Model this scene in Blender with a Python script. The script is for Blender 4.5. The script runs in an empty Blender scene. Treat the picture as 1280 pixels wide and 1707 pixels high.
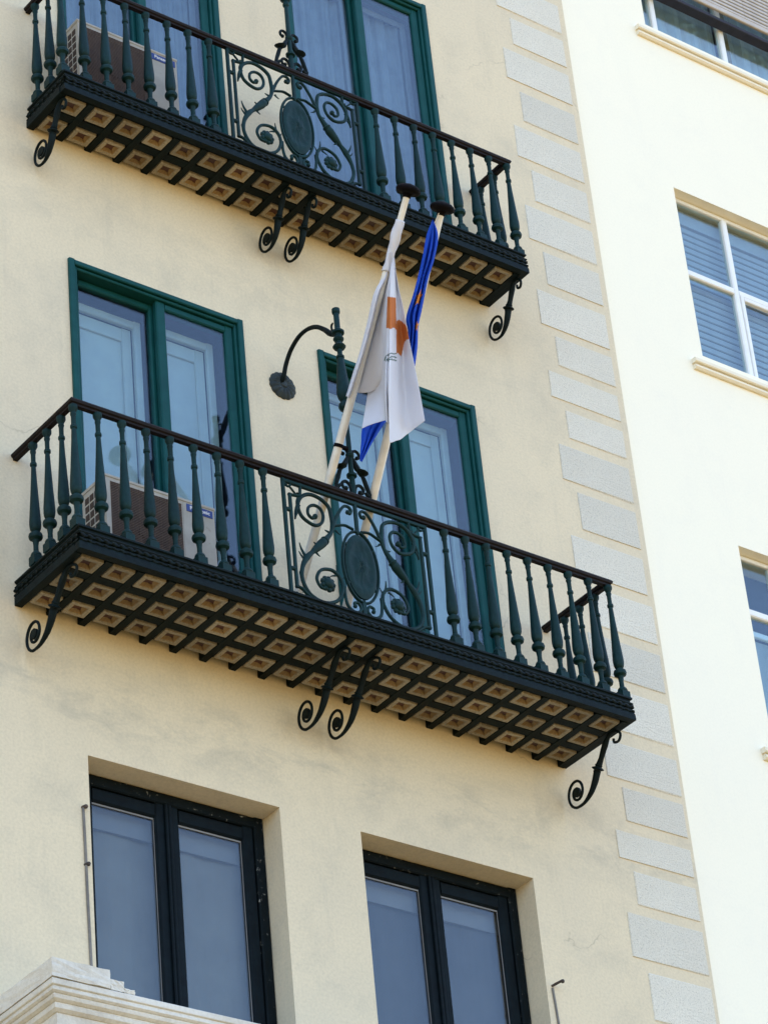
import bpy, bmesh, math, random
from mathutils import Vector, Matrix
random.seed(7)
sc = bpy.context.scene
COL = sc.collection
R = math.radians

# ------------------------------------------------------------------ camera
cam_d = bpy.data.cameras.new('camera')
cam = bpy.data.objects.new('camera', cam_d)
COL.objects.link(cam)
sc.camera = cam
cam_d.sensor_fit = 'HORIZONTAL'
cam_d.sensor_width = 36.0
cam_d.lens = 5426.67 / 1280 * 36
cam_d.clip_start = 0.5
cam_d.clip_end = 4000
YAW, PIT, ROL = 0.692561, 0.582385, -0.101941
fw = Vector((math.sin(YAW) * math.cos(PIT), math.cos(YAW) * math.cos(PIT), math.sin(PIT)))
r0 = Vector((math.cos(YAW), -math.sin(YAW), 0))
u0 = r0.cross(fw)
cr = r0 * math.cos(ROL) + u0 * math.sin(ROL)
cu = u0 * math.cos(ROL) - r0 * math.sin(ROL)
m = Matrix((cr, cu, -fw)).transposed().to_4x4()
m.translation = Vector((-9.1028, -13.8814, -13.0516))
cam.matrix_world = m
GROUND = -14.65

# ------------------------------------------------------------------ light
SUN_EL, SUN_AZ = 62.0, 14.0      # sun stands behind the building: the facade lies in open shade
world = bpy.data.worlds.new('World')
sc.world = world
world.use_nodes = True
nt = world.node_tree
sky = nt.nodes.new('ShaderNodeTexSky')
sky.sky_type = 'NISHITA'
sky.sun_disc = False
sky.sun_elevation = R(SUN_EL)
sky.sun_rotation = R(SUN_AZ)
sky.air_density = 1.0
sky.dust_density = 1.2
sky.ozone_density = 1.0
nt.nodes['Background'].inputs['Strength'].default_value = 0.15
nt.links.new(sky.outputs[0], nt.nodes['Background'].inputs[0])
sun_d = bpy.data.lights.new('sun', 'SUN')
sun_d.energy = 2.0
sun_d.angle = R(0.5)
sun_d.color = (1.0, 0.95, 0.82)
sun = bpy.data.objects.new('sun', sun_d)
COL.objects.link(sun)
sd = Vector((math.sin(R(SUN_AZ)) * math.cos(R(SUN_EL)), math.cos(R(SUN_AZ)) * math.cos(R(SUN_EL)), math.sin(R(SUN_EL))))
sun.rotation_euler = sd.to_track_quat('Z', 'Y').to_euler()
sc.view_settings.view_transform = 'Standard'
sc.view_settings.look = 'None'
sc.view_settings.gamma = 1.0
sc.view_settings.exposure = 2.12
sc.view_settings.use_curve_mapping = False

# ------------------------------------------------------------------ materials
def nodes_of(name):
    mt = bpy.data.materials.new(name)
    mt.use_nodes = True
    t = mt.node_tree
    return mt, t, t.nodes['Principled BSDF']

def ramp(t, fac, stops):
    n = t.nodes.new('ShaderNodeValToRGB')
    e = n.color_ramp.elements
    while len(e) < len(stops):
        e.new(0.5)
    for i, (p, c) in enumerate(stops):
        e[i].position = p
        e[i].color = (*c, 1)
    t.links.new(fac, n.inputs[0])
    return n.outputs[0]

def noise(t, scale, detail=4, rough=0.55, vec=None, dist=0.0):
    n = t.nodes.new('ShaderNodeTexNoise')
    n.inputs['Scale'].default_value = scale
    n.inputs['Detail'].default_value = detail
    n.inputs['Roughness'].default_value = rough
    n.inputs['Distortion'].default_value = dist
    if vec is not None:
        t.links.new(vec, n.inputs['Vector'])
    return n.outputs[0]

def coord(t, scale=(1, 1, 1), kind='Object'):
    c = t.nodes.new('ShaderNodeTexCoord')
    mp = t.nodes.new('ShaderNodeMapping')
    mp.inputs['Scale'].default_value = scale
    t.links.new(c.outputs[kind], mp.inputs[0])
    return mp.outputs[0]

def mixc(t, fac, a, b, mode='MIX'):
    n = t.nodes.new('ShaderNodeMix')
    n.data_type = 'RGBA'
    n.blend_type = mode
    for s, v in ((n.inputs[0], fac), (n.inputs[6], a), (n.inputs[7], b)):
        if hasattr(v, 'is_linked'):
            t.links.new(v, s)
        else:
            s.default_value = v if isinstance(v, (int, float)) else (*v, 1)
    return n.outputs[2]

def bump(t, p, h, strength, dist=0.01):
    b = t.nodes.new('ShaderNodeBump')
    b.inputs['Strength'].default_value = strength
    b.inputs['Distance'].default_value = dist
    t.links.new(h, b.inputs['Height'])
    t.links.new(b.outputs[0], p.inputs['Normal'])

def setc(t, p, c):
    if hasattr(c, 'is_linked'):
        t.links.new(c, p.inputs['Base Color'])
    else:
        p.inputs['Base Color'].default_value = (*c, 1)

def plaster(name, base, stain, grime, rough=0.92, bs=0.35, cracks=False, grain=0.42):
    mt, t, p = nodes_of(name)
    v = coord(t)
    big = noise(t, 0.55, 3, 0.6, v, 0.6)
    fine = noise(t, 55, 2, 0.6, v)
    mid = noise(t, 2.1, 6, 0.72, v, 0.25)
    streak = noise(t, 1.0, 4, 0.65, coord(t, (5, 5, 0.6)), 0.1)
    c = mixc(t, ramp(t, big, [(0.35, (0, 0, 0)), (0.72, (1, 1, 1))]), base, stain)
    c = mixc(t, ramp(t, mid, [(0.50, (0, 0, 0)), (0.82, (0.55,) * 3)]), c, grime)
    c = mixc(t, ramp(t, streak, [(0.56, (0, 0, 0)), (0.85, (0.4,) * 3)]), c, grime)
    c = mixc(t, grain, c, ramp(t, fine, [(0.28, (0.74,) * 3), (0.62, (1.0,) * 3)]), 'MULTIPLY')
    if cracks:
        # hairline cracks, broken up by a mask
        wob = t.nodes.new('ShaderNodeVectorMath')
        wob.operation = 'MULTIPLY_ADD'
        nz = t.nodes.new('ShaderNodeTexNoise')
        nz.inputs['Scale'].default_value = 2.5
        nz.inputs['Detail'].default_value = 4
        t.links.new(v, nz.inputs['Vector'])
        t.links.new(nz.outputs[1], wob.inputs[0])
        wob.inputs[1].default_value = (0.55, 0.55, 0.55)
        t.links.new(v, wob.inputs[2])
        vo = t.nodes.new('ShaderNodeTexVoronoi')
        vo.feature = 'DISTANCE_TO_EDGE'
        vo.inputs['Scale'].default_value = 0.62
        t.links.new(wob.outputs[0], vo.inputs['Vector'])
        line = ramp(t, vo.outputs['Distance'], [(0.0, (1, 1, 1)), (0.0045, (0, 0, 0))])
        msk = ramp(t, noise(t, 1.1, 3, 0.6, coord(t, (1, 1, 1))), [(0.56, (0, 0, 0)), (0.66, (0.6,) * 3)])
        c = mixc(t, mixc(t, 1.0, line, msk, 'MULTIPLY'), c, (0.24, 0.205, 0.15))
        # grey water stains: a smeared band some way below each balcony
        sx = t.nodes.new('ShaderNodeSeparateXYZ')
        t.links.new(v, sx.inputs[0])
        for (z0, z1, amt) in ((-3.62, -2.95, 0.60), (0.05, 0.80, 0.25)):
            mr = t.nodes.new('ShaderNodeMapRange')
            mr.inputs['From Min'].default_value = z0
            mr.inputs['From Max'].default_value = z1
            t.links.new(sx.outputs[2], mr.inputs['Value'])
            band = ramp(t, mr.outputs[0], [(0.0, (0,) * 3), (0.35, (1,) * 3), (0.7, (0.8,) * 3), (1.0, (0,) * 3)])
            sm = ramp(t, noise(t, 3.4, 6, 0.72, coord(t, (0.75, 1, 1.5)), 0.35), [(0.47, (0,) * 3), (0.72, (amt,) * 3)])
            c = mixc(t, mixc(t, 1.0, band, sm, 'MULTIPLY'), c, (0.33, 0.31, 0.25))
    setc(t, p, c)
    p.inputs['Roughness'].default_value = rough
    p.inputs['Specular IOR Level'].default_value = 0.25
    h = mixc(t, 0.4, noise(t, 70, 3, 0.65, v), noise(t, 9, 4, 0.65, coord(t, (1, 1, 1.8)), 0.4))
    bump(t, p, h, bs, 0.006)
    return mt

def vary(t, lo):
    # each piece a little lighter or darker than its neighbour
    oi = t.nodes.new('ShaderNodeObjectInfo')
    return ramp(t, oi.outputs['Random'], [(0.0, (lo,) * 3), (1.0, (1,) * 3)])

def paint(name, a, b, rough=0.45, metallic=0.0, scale=14, bs=0.15, spec=0.5, worn=None, lo=None, wt=0.62):
    mt, t, p = nodes_of(name)
    v = coord(t)
    n1 = noise(t, scale, 5, 0.6, v)
    c = mixc(t, ramp(t, n1, [(0.35, (0, 0, 0)), (0.7, (1, 1, 1))]), a, b)
    if worn:
        n2 = noise(t, scale * 2.3, 6, 0.7, v, 0.5)
        c = mixc(t, ramp(t, n2, [(wt, (0, 0, 0)), (wt + .1, (0.8,) * 3)]), c, worn)
    if lo:
        c = mixc(t, 1.0, c, vary(t, lo), 'MULTIPLY')
    setc(t, p, c)
    p.inputs['Roughness'].default_value = rough
    p.inputs['Metallic'].default_value = metallic
    p.inputs['Specular IOR Level'].default_value = spec
    bump(t, p, noise(t, scale * 8, 3, 0.6, v), bs, 0.003)
    return mt

M = {}
M['wall'] = plaster('cream_plaster', (0.70, 0.595, 0.412), (0.64, 0.552, 0.395), (0.46, 0.415, 0.315), cracks=True)
M['wall2'] = plaster('white_plaster', (0.90, 0.84, 0.665), (0.89, 0.83, 0.665), (0.83, 0.78, 0.64), bs=0.1, grain=0.12)
M['reveal'] = M['wall']

def granite():
    mt, t, p = nodes_of('grey_quoin_render')
    v = coord(t)
    sp = noise(t, 95, 3, 0.75, v)
    c = ramp(t, sp, [(0.32, (0.44, 0.41, 0.335)), (0.45, (0.68, 0.635, 0.52)), (0.7, (0.78, 0.73, 0.605))])
    c = mixc(t, 0.4, c, ramp(t, noise(t, 2.2, 4, 0.6, v), [(0.3, (0.82,) * 3), (0.7, (1,) * 3)]), 'MULTIPLY')
    c = mixc(t, 1.0, c, vary(t, 0.86), 'MULTIPLY')
    setc(t, p, c)
    p.inputs['Roughness'].default_value = 0.9
    bump(t, p, noise(t, 85, 4, 0.7, v), 0.7, 0.008)
    return mt
M['quoin'] = granite()
M['green'] = paint('green_door_paint', (0.003, 0.048, 0.047), (0.005, 0.062, 0.060), 0.5, scale=9, spec=0.14)
M['iron'] = paint('green_iron_paint', (0.002, 0.019, 0.019), (0.004, 0.030, 0.030), 0.55, scale=26, bs=0.4, spec=0.16, worn=(0.003, 0.007, 0.008), lo=0.72)
M['dkiron'] = paint('black_green_iron', (0.001, 0.004, 0.0045), (0.003, 0.010, 0.010), 0.6, scale=30, bs=0.5, spec=0.12, worn=(0.014, 0.012, 0.009))
M['rail'] = paint('brown_black_rail', (0.006, 0.0045, 0.0045), (0.014, 0.009, 0.008), 0.6, scale=22, bs=0.4, spec=0.15, worn=(0.035, 0.016, 0.01))
M['dkframe'] = paint('dark_window_paint', (0.0015, 0.004, 0.006), (0.003, 0.008, 0.011), 0.6, scale=18, bs=0.4, spec=0.1)
M['chip'] = paint('chipped_paint', (0.0015, 0.004, 0.005), (0.003, 0.007, 0.009), 0.65, scale=12, bs=0.6, spec=0.1, worn=(0.45, 0.43, 0.38))
M['tile'] = paint('pale_tile_rim', (0.44, 0.39, 0.30), (0.27, 0.235, 0.175), 0.9, scale=55, bs=0.8, spec=0.2, worn=(0.09, 0.075, 0.055), lo=0.62, wt=0.57)
M['tilein'] = paint('tile_dish', (0.36, 0.25, 0.115), (0.22, 0.14, 0.06), 0.7, scale=30, lo=0.6, worn=(0.14, 0.09, 0.04))
M['tilebrown'] = paint('tile_centre', (0.11, 0.034, 0.012), (0.06, 0.02, 0.009), 0.6, scale=30, lo=0.5)
M['white'] = paint('white_shutter', (0.46, 0.47, 0.42), (0.39, 0.40, 0.37), 0.55, scale=4, bs=0.05)
M['wframe'] = paint('white_window_frame', (0.80, 0.80, 0.76), (0.74, 0.74, 0.71), 0.45, scale=6, bs=0.05)
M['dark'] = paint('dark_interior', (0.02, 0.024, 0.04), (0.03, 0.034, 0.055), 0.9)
M['curtain'] = paint('grey_curtain', (0.20, 0.19, 0.165), (0.165, 0.155, 0.135), 0.95, scale=3)
M['dimcurtain'] = paint('dim_curtain', (0.085, 0.083, 0.085), (0.065, 0.065, 0.068), 0.95, scale=3)
M['sheer'] = paint('sheer_curtain', (0.20, 0.215, 0.24), (0.13, 0.14, 0.165), 0.95, scale=3)
M['curtain2'] = paint('pale_curtain', (0.20, 0.20, 0.20), (0.16, 0.16, 0.165), 0.95, scale=3)
M['slat'] = paint('blue_grey_slat', (0.34, 0.345, 0.33), (0.28, 0.285, 0.275), 0.55, scale=5)
M['wood'] = paint('weathered_slat', (0.52, 0.48, 0.43), (0.40, 0.36, 0.32), 0.7, scale=7, worn=(0.25, 0.22, 0.2))
M['sill'] = paint('cream_sill', (0.82, 0.74, 0.56), (0.76, 0.69, 0.53), 0.8, scale=8)
M['acwhite'] = paint('air_con_casing', (0.42, 0.395, 0.34), (0.31, 0.285, 0.24), 0.55, scale=5, bs=0.05, worn=(0.24, 0.2, 0.15))
M['acwire'] = paint('air_con_wire', (0.125, 0.082, 0.055), (0.085, 0.055, 0.038), 0.6)
M['acdark'] = paint('air_con_inside', (0.035, 0.022, 0.016), (0.05, 0.03, 0.022), 0.8)
M['badge'] = paint('blue_badge', (0.02, 0.05, 0.22), (0.02, 0.045, 0.19), 0.4)
M['badgetext'] = paint('white_lettering', (0.8, 0.8, 0.8), (0.75, 0.75, 0.75), 0.5)
M['pole'] = paint('cream_pole_paint', (0.74, 0.69, 0.58), (0.62, 0.56, 0.45), 0.45, scale=9)
M['cap'] = paint('black_pole_cap', (0.002, 0.0016, 0.002), (0.005, 0.003, 0.004), 0.8, scale=40, bs=0.8, spec=0.1)
M['rosette'] = paint('grey_green_iron', (0.012, 0.018, 0.018), (0.035, 0.045, 0.042), 0.6, scale=18, bs=0.5, spec=0.25)
M['rust'] = paint('rusty_iron', (0.04, 0.032, 0.028), (0.09, 0.06, 0.045), 0.8, scale=30)
M['pipe'] = paint('grey_pipe', (0.20, 0.185, 0.16), (0.11, 0.10, 0.09), 0.7, scale=10, worn=(0.3, 0.28, 0.24))
M['stone'] = plaster('white_cornice_stone', (0.72, 0.69, 0.61), (0.62, 0.57, 0.47), (0.24, 0.19, 0.125), 0.85, 0.7)
M['stoneyel'] = plaster('ochre_panel', (0.66, 0.52, 0.26), (0.62, 0.5, 0.28), (0.4, 0.33, 0.2))
M['ground'] = plaster('worn_paving', (0.25, 0.16, 0.055), (0.22, 0.145, 0.05), (0.14, 0.095, 0.04))

def glass(name, tint, ior, rough=0.0):
    mt = bpy.data.materials.new(name)
    mt.use_nodes = True
    t = mt.node_tree
    t.nodes.clear()
    o = t.nodes.new('ShaderNodeOutputMaterial')
    mx = t.nodes.new('ShaderNodeMixShader')
    tr = t.nodes.new('ShaderNodeBsdfTransparent')
    tr.inputs[0].default_value = (*tint, 1)
    gl = t.nodes.new('ShaderNodeBsdfGlossy')
    gl.inputs['Roughness'].default_value = rough
    gl.inputs[0].default_value = (0.95, 0.97, 1, 1)
    lw = t.nodes.new('ShaderNodeLayerWeight')
    lw.inputs[0].default_value = 0.5
    pw = t.nodes.new('ShaderNodeMath')
    pw.operation = 'POWER'
    pw.inputs[1].default_value = 4.0
    t.links.new(lw.outputs['Facing'], pw.inputs[0])
    fr = t.nodes.new('ShaderNodeMapRange')
    fr.inputs['To Min'].default_value = ior
    fr.inputs['To Max'].default_value = 1.0
    t.links.new(pw.outputs[0], fr.inputs['Value'])
    b = t.nodes.new('ShaderNodeBump')
    b.inputs['Strength'].default_value = 0.04
    b.inputs['Distance'].default_value = 0.02
    t.links.new(noise(t, 1.7, 1, 0.4, coord(t)), b.inputs['Height'])
    t.links.new(b.outputs[0], gl.inputs['Normal'])
    t.links.new(fr.outputs[0], mx.inputs[0])
    t.links.new(tr.outputs[0], mx.inputs[1])
    t.links.new(gl.outputs[0], mx.inputs[2])
    t.links.new(mx.outputs[0], o.inputs[0])
    return mt
M['glass'] = glass('clear_glass', (0.82, 0.91, 0.95), 0.045, 0.01)
M['glassdk'] = glass('dim_glass', (0.82, 0.86, 0.88), 0.045, 0.015)

def cloth(name):
    mt, t, p = nodes_of(name)
    a = t.nodes.new('ShaderNodeVertexColor')
    a.layer_name = 'print'
    w = t.nodes.new('ShaderNodeTexNoise')
    w.inputs['Scale'].default_value = 350
    c = mixc(t, 0.25, a.outputs[0], ramp(t, w.outputs[0], [(0.3, (0.82,) * 3), (0.7, (1,) * 3)]), 'MULTIPLY')
    t.links.new(c, p.inputs['Base Color'])
    p.inputs['Roughness'].default_value = 0.75
    p.inputs['Specular IOR Level'].default_value = 0.15
    tl = t.nodes.new('ShaderNodeBsdfTranslucent')
    t.links.new(c, tl.inputs[0])
    mx = t.nodes.new('ShaderNodeMixShader')
    mx.inputs[0].default_value = 0.22
    o = t.nodes['Material Output']
    t.links.new(p.outputs[0], mx.inputs[1])
    t.links.new(tl.outputs[0], mx.inputs[2])
    t.links.new(mx.outputs[0], o.inputs[0])
    return mt
M['cloth'] = cloth('flag_cloth')

# ------------------------------------------------------------------ mesh helpers
class MB:
    def __init__(s):
        s.v, s.f, s.mi = [], [], []
    def quad(s, a, b, c, d, mi=0):
        k = len(s.v)
        s.v += [a, b, c, d]
        s.f.append((k, k + 1, k + 2, k + 3))
        s.mi.append(mi)
    def box(s, x0, x1, y0, y1, z0, z1, mi=0, ch=0.0):
        """axis-aligned box, its long edges chamfered by ch"""
        if ch <= 0:
            k = len(s.v)
            s.v += [(x, y, z) for z in (z0, z1) for y in (y0, y1) for x in (x0, x1)]
            for q in ((0, 2, 3, 1), (4, 5, 7, 6), (0, 1, 5, 4), (2, 6, 7, 3), (0, 4, 6, 2), (1, 3, 7, 5)):
                s.f.append(tuple(k + i for i in q))
                s.mi.append(mi)
            return
        dx, dy, dz = x1 - x0, y1 - y0, z1 - z0
        ax = max(range(3), key=lambda i: (dx, dy, dz)[i])
        lo, hi = (x0, y0, z0), (x1, y1, z1)
        a, b = [i for i in range(3) if i != ax]
        c = min(ch, (hi[a] - lo[a]) * .45, (hi[b] - lo[b]) * .45)
        oct_ = [(lo[a] + c, lo[b]), (hi[a] - c, lo[b]), (hi[a], lo[b] + c), (hi[a], hi[b] - c),
                (hi[a] - c, hi[b]), (lo[a] + c, hi[b]), (lo[a], hi[b] - c), (lo[a], lo[b] + c)]
        k = len(s.v)
        for e in (lo[ax], hi[ax]):
            for (p, q) in oct_:
                w = [0, 0, 0]
                w[ax], w[a], w[b] = e, p, q
                s.v.append(tuple(w))
        for i in range(8):
            j = (i + 1) % 8
            s.f.append((k + i, k + j, k + 8 + j, k + 8 + i))
            s.mi.append(mi)
        s.f.append(tuple(k + i for i in range(7, -1, -1)))
        s.f.append(tuple(k + 8 + i for i in range(8)))
        s.mi += [mi, mi]
    def lathe(s, prof, c=(0, 0, 0), n=14, mi=0, axis=None):
        """prof: (radius, height) list revolved about a line through c (z unless axis given)"""
        ax = Vector(axis or (0, 0, 1)).normalized()
        e1 = ax.orthogonal().normalized() if axis else Vector((1, 0, 0))
        e2 = ax.cross(e1)
        k = len(s.v)
        for (r, h) in prof:
            for i in range(n):
                a = 2 * math.pi * i / n
                s.v.append(tuple(Vector(c) + ax * h + (e1 * math.cos(a) + e2 * math.sin(a)) * r))
        for j in range(len(prof) - 1):
            for i in range(n):
                i2 = (i + 1) % n
                s.f.append((k + j * n + i, k + j * n + i2, k + (j + 1) * n + i2, k + (j + 1) * n + i))
                s.mi.append(mi)
        s.f.append(tuple(k + i for i in range(n - 1, -1, -1)))
        s.f.append(tuple(k + (len(prof) - 1) * n + i for i in range(n)))
        s.mi += [mi, mi]
    def sweep(s, pts, rad, bn, wide=None, n=8, mi=0):
        """tube along a planar curve; rad in the plane, wide along the plane normal bn"""
        pts = [Vector(p) for p in pts]
        bn = Vector(bn)
        N = len(pts)
        rad = rad if isinstance(rad, (list, tuple)) else [rad] * N
        wide = rad if wide is None else (wide if isinstance(wide, (list, tuple)) else [wide] * N)
        k = len(s.v)
        for i, p in enumerate(pts):
            tg = (pts[min(i + 1, N - 1)] - pts[max(i - 1, 0)]).normalized()
            nn = bn.cross(tg).normalized()
            for j in range(n):
                a = 2 * math.pi * (j + .5) / n
                s.v.append(tuple(p + nn * rad[i] * math.cos(a) + bn * wide[i] * math.sin(a)))
        for i in range(N - 1):
            for j in range(n):
                j2 = (j + 1) % n
                s.f.append((k + i * n + j, k + i * n + j2, k + (i + 1) * n + j2, k + (i + 1) * n + j))
                s.mi.append(mi)
        s.f.append(tuple(k + i for i in range(n - 1, -1, -1)))
        s.f.append(tuple(k + (N - 1) * n + i for i in range(n)))
        s.mi += [mi, mi]
    def ball(s, c, r, n=10, mi=0, sc3=(1, 1, 1)):
        k = len(s.v)
        for j in range(n // 2 + 1):
            ph = math.pi * j / (n // 2)
            rr = max(math.sin(ph), 0.02)
            for i in range(n):
                a = 2 * math.pi * i / n
                s.v.append((c[0] + r * sc3[0] * rr * math.cos(a), c[1] + r * sc3[1] * rr * math.sin(a), c[2] + r * sc3[2] * math.cos(ph)))
        for j in range(n // 2):
            for i in range(n):
                i2 = (i + 1) % n
                s.f.append((k + j * n + i, k + (j + 1) * n + i, k + (j + 1) * n + i2, k + j * n + i2))
                s.mi.append(mi)
    def mesh(s, name, mats, smooth=None):
        me = bpy.data.meshes.new(name)
        me.from_pydata(s.v, [], s.f)
        for m_ in (mats if isinstance(mats, (list, tuple)) else [mats]):
            me.materials.append(M[m_] if isinstance(m_, str) else m_)
        me.polygons.foreach_set('material_index', s.mi)
        bm = bmesh.new()
        bm.from_mesh(me)
        bmesh.ops.recalc_face_normals(bm, faces=bm.faces)
        bm.to_mesh(me)
        bm.free()
        if smooth:
            me.polygons.foreach_set('use_smooth', [True] * len(me.polygons))
            me.set_sharp_from_angle(angle=R(smooth))
        me.update()
        return me
    def build(s, name, mats, parent=None, smooth=None, loc=(0, 0, 0)):
        return link(name, s.mesh(name, mats, smooth), parent, loc)

def link(name, me, parent=None, loc=(0, 0, 0), scale=None):
    o = bpy.data.objects.new(name, me)
    COL.objects.link(o)
    o.parent = parent
    o.location = loc
    if scale:
        o.scale = scale
    return o

def tag(o, label, cat, group=None):
    o['label'] = label
    o['category'] = cat
    if group:
        o['group'] = group
    return o

def thing(name, loc, label, cat, group=None):
    return tag(link(name, None, None, loc), label, cat, group)

def smooth_path(pts, k=6, vals=None):
    """Catmull-Rom through pts (any dimension)"""
    out, ov = [], []
    n = len(pts)
    d = len(pts[0])
    for i in range(n - 1):
        p0, p1, p2, p3 = pts[max(i - 1, 0)], pts[i], pts[i + 1], pts[min(i + 2, n - 1)]
        for j in range(k):
            t = j / k
            out.append(tuple(0.5 * (2 * p1[a] + (p2[a] - p0[a]) * t + (2 * p0[a] - 5 * p1[a] + 4 * p2[a] - p3[a]) * t * t
                                    + (3 * p1[a] - p0[a] - 3 * p2[a] + p3[a]) * t ** 3) for a in range(d)))
            if vals:
                ov.append(vals[i] + (vals[i + 1] - vals[i]) * t)
    out.append(tuple(pts[-1]))
    if vals:
        ov.append(vals[-1])
        return out, ov
    return out

# ------------------------------------------------------------------ ground
g = MB()
g.quad((-900, -900, GROUND), (900, -900, GROUND), (900, 900, GROUND), (-900, 900, GROUND))
go = g.build('ground', 'ground')
go['kind'] = 'structure'

# ------------------------------------------------------------------ walls with openings
def wall_with_holes(mb, x0, x1, z0, z1, y, holes, depth):
    xs = sorted({x0, x1, *[h[0] for h in holes], *[h[1] for h in holes]})
    zs = sorted({z0, z1, *[h[2] for h in holes], *[h[3] for h in holes]})
    for i in range(len(xs) - 1):
        for j in range(len(zs) - 1):
            cx, cz = (xs[i] + xs[i + 1]) / 2, (zs[j] + zs[j + 1]) / 2
            if any(h[0] < cx < h[1] and h[2] < cz < h[3] for h in holes):
                continue
            mb.quad((xs[i], y, zs[j]), (xs[i + 1], y, zs[j]), (xs[i + 1], y, zs[j + 1]), (xs[i], y, zs[j + 1]))
    for (a, b, c, d) in holes:
        e = y + depth
        mb.quad((a, y, c), (a, y, d), (a, e, d), (a, e, c))
        mb.quad((b, y, c), (b, e, c), (b, e, d), (b, y, d))
        mb.quad((a, y, d), (b, y, d), (b, e, d), (a, e, d))
        mb.quad((a, y, c), (a, e, c), (b, e, c), (b, y, c))

def shell(mb, x0, x1, z0, z1, y, back):
    """sides, back and roof that close a building behind its front"""
    mb.quad((x0, y, z0), (x0, y, z1), (x0, back, z1), (x0, back, z0))
    mb.quad((x1, y, z0), (x1, back, z0), (x1, back, z1), (x1, y, z1))
    mb.quad((x0, back, z0), (x0, back, z1), (x1, back, z1), (x1, back, z0))
    mb.quad((x0, y, z1), (x1, y, z1), (x1, back, z1), (x0, back, z1))

EDGE = 4.786
TOP = 8.6
DOORS = [(0.0, 1.35, -2.6, 0.0), (1.975, 3.315, -2.6, -0.005), (0.0, 1.35, 1.165, 3.75), (1.975, 3.315, 1.165, 3.75)]
WINS = [(0.0, 1.362, -5.5, -3.665), (1.969, 3.331, -5.5, -3.68)]
bld = thing('cream_building', (0, 0, GROUND), 'cream plastered building with grey corner quoins carrying both iron balconies', 'building')
OFF = (0, 0, -GROUND)
w = MB()
wall_with_holes(w, -6.5, EDGE, GROUND, TOP, 0.0, DOORS + WINS, 0.36)
shell(w, -6.5, EDGE, GROUND, TOP, 0.0, 9.0)
w.build('wall', 'wall', bld, loc=OFF)

# quoin stones: (top, bottom), long and short courses in turn
Q = [(4.43, 4.13), (4.06, 3.78), (3.70, 3.39), (3.295, 2.995), (2.915, 2.605), (2.515, 2.21), (2.135, 1.81), (1.735, 1.425),
     (1.34, 1.02), (0.95, 0.68), (0.60, 0.367), (0.284, 0.038), (-0.045, -0.351), (-0.424, -0.742), (-0.824, -1.13),
     (-1.215, -1.53), (-1.61, -1.925), (-2.015, -2.345), (-2.45, -2.735), (-2.79, -3.047), (-3.137, -3.345),
     (-3.424, -3.669), (-3.743, -4.065), (-4.156, -4.49), (-4.57, -4.88), (-4.96, -5.27), (-5.35, -5.66)]
def stone_mesh(name, w_, seed):
    rnd = random.Random(seed)
    bm = bmesh.new()
    bmesh.ops.create_cube(bm, size=1)
    bmesh.ops.scale(bm, vec=(w_, 0.04, 0.3), verts=bm.verts)
    bmesh.ops.bevel(bm, geom=[e for e in bm.edges], offset=0.005, segments=1, affect='EDGES')
    for v in bm.verts:
        v.co.x += rnd.uniform(-.003, .003)
        v.co.z += rnd.uniform(-.003, .003)
    me = bpy.data.meshes.new(name)
    bm.to_mesh(me)
    bm.free()
    me.materials.append(M['quoin'])
    return me
qm = [[stone_mesh('quoin_stone', 4.733 - 4.076, i) for i in range(3)], [stone_mesh('quoin_stone', 4.733 - 4.192, 9 + i) for i in range(3)]]
for i, (a, b) in enumerate(Q):
    k = i % 2
    x0 = (4.076, 4.192)[k] + random.uniform(-.004, .004) + (0.02 if b < -1.3 else 0)
    x1 = 4.728 + (0.03 if b < -1.3 else 0)
    link('quoin_stone', qm[k][i % 3], bld, ((x0 + x1) / 2, 0.0135, (a + b) / 2 - GROUND), (1, 1, (a - b) / 0.3))

def pane(name, x0, x1, y, z0, z1, mat, parent, loc=(0, 0, 0)):
    b = MB()
    b.box(x0, x1, y, y + 0.006, z0, z1)
    return b.build(name, mat, parent, loc=loc)

def ring(mb, x0, x1, z0, z1, y0, y1, wl, wr, wt, wb, ch=0.006, mi=0):
    """rectangular frame of four chamfered bars, butted end to end"""
    mb.box(x0, x0 + wl, y0, y1, z0, z1, mi, ch)
    mb.box(x1 - wr, x1, y0, y1, z0, z1, mi, ch)
    if wt:
        mb.box(x0 + wl, x1 - wr, y0 + .001, y1, z1 - wt, z1, mi, ch)
    if wb:
        mb.box(x0 + wl, x1 - wr, y0 + .001, y1, z0, z0 + wb, mi, ch)

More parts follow.
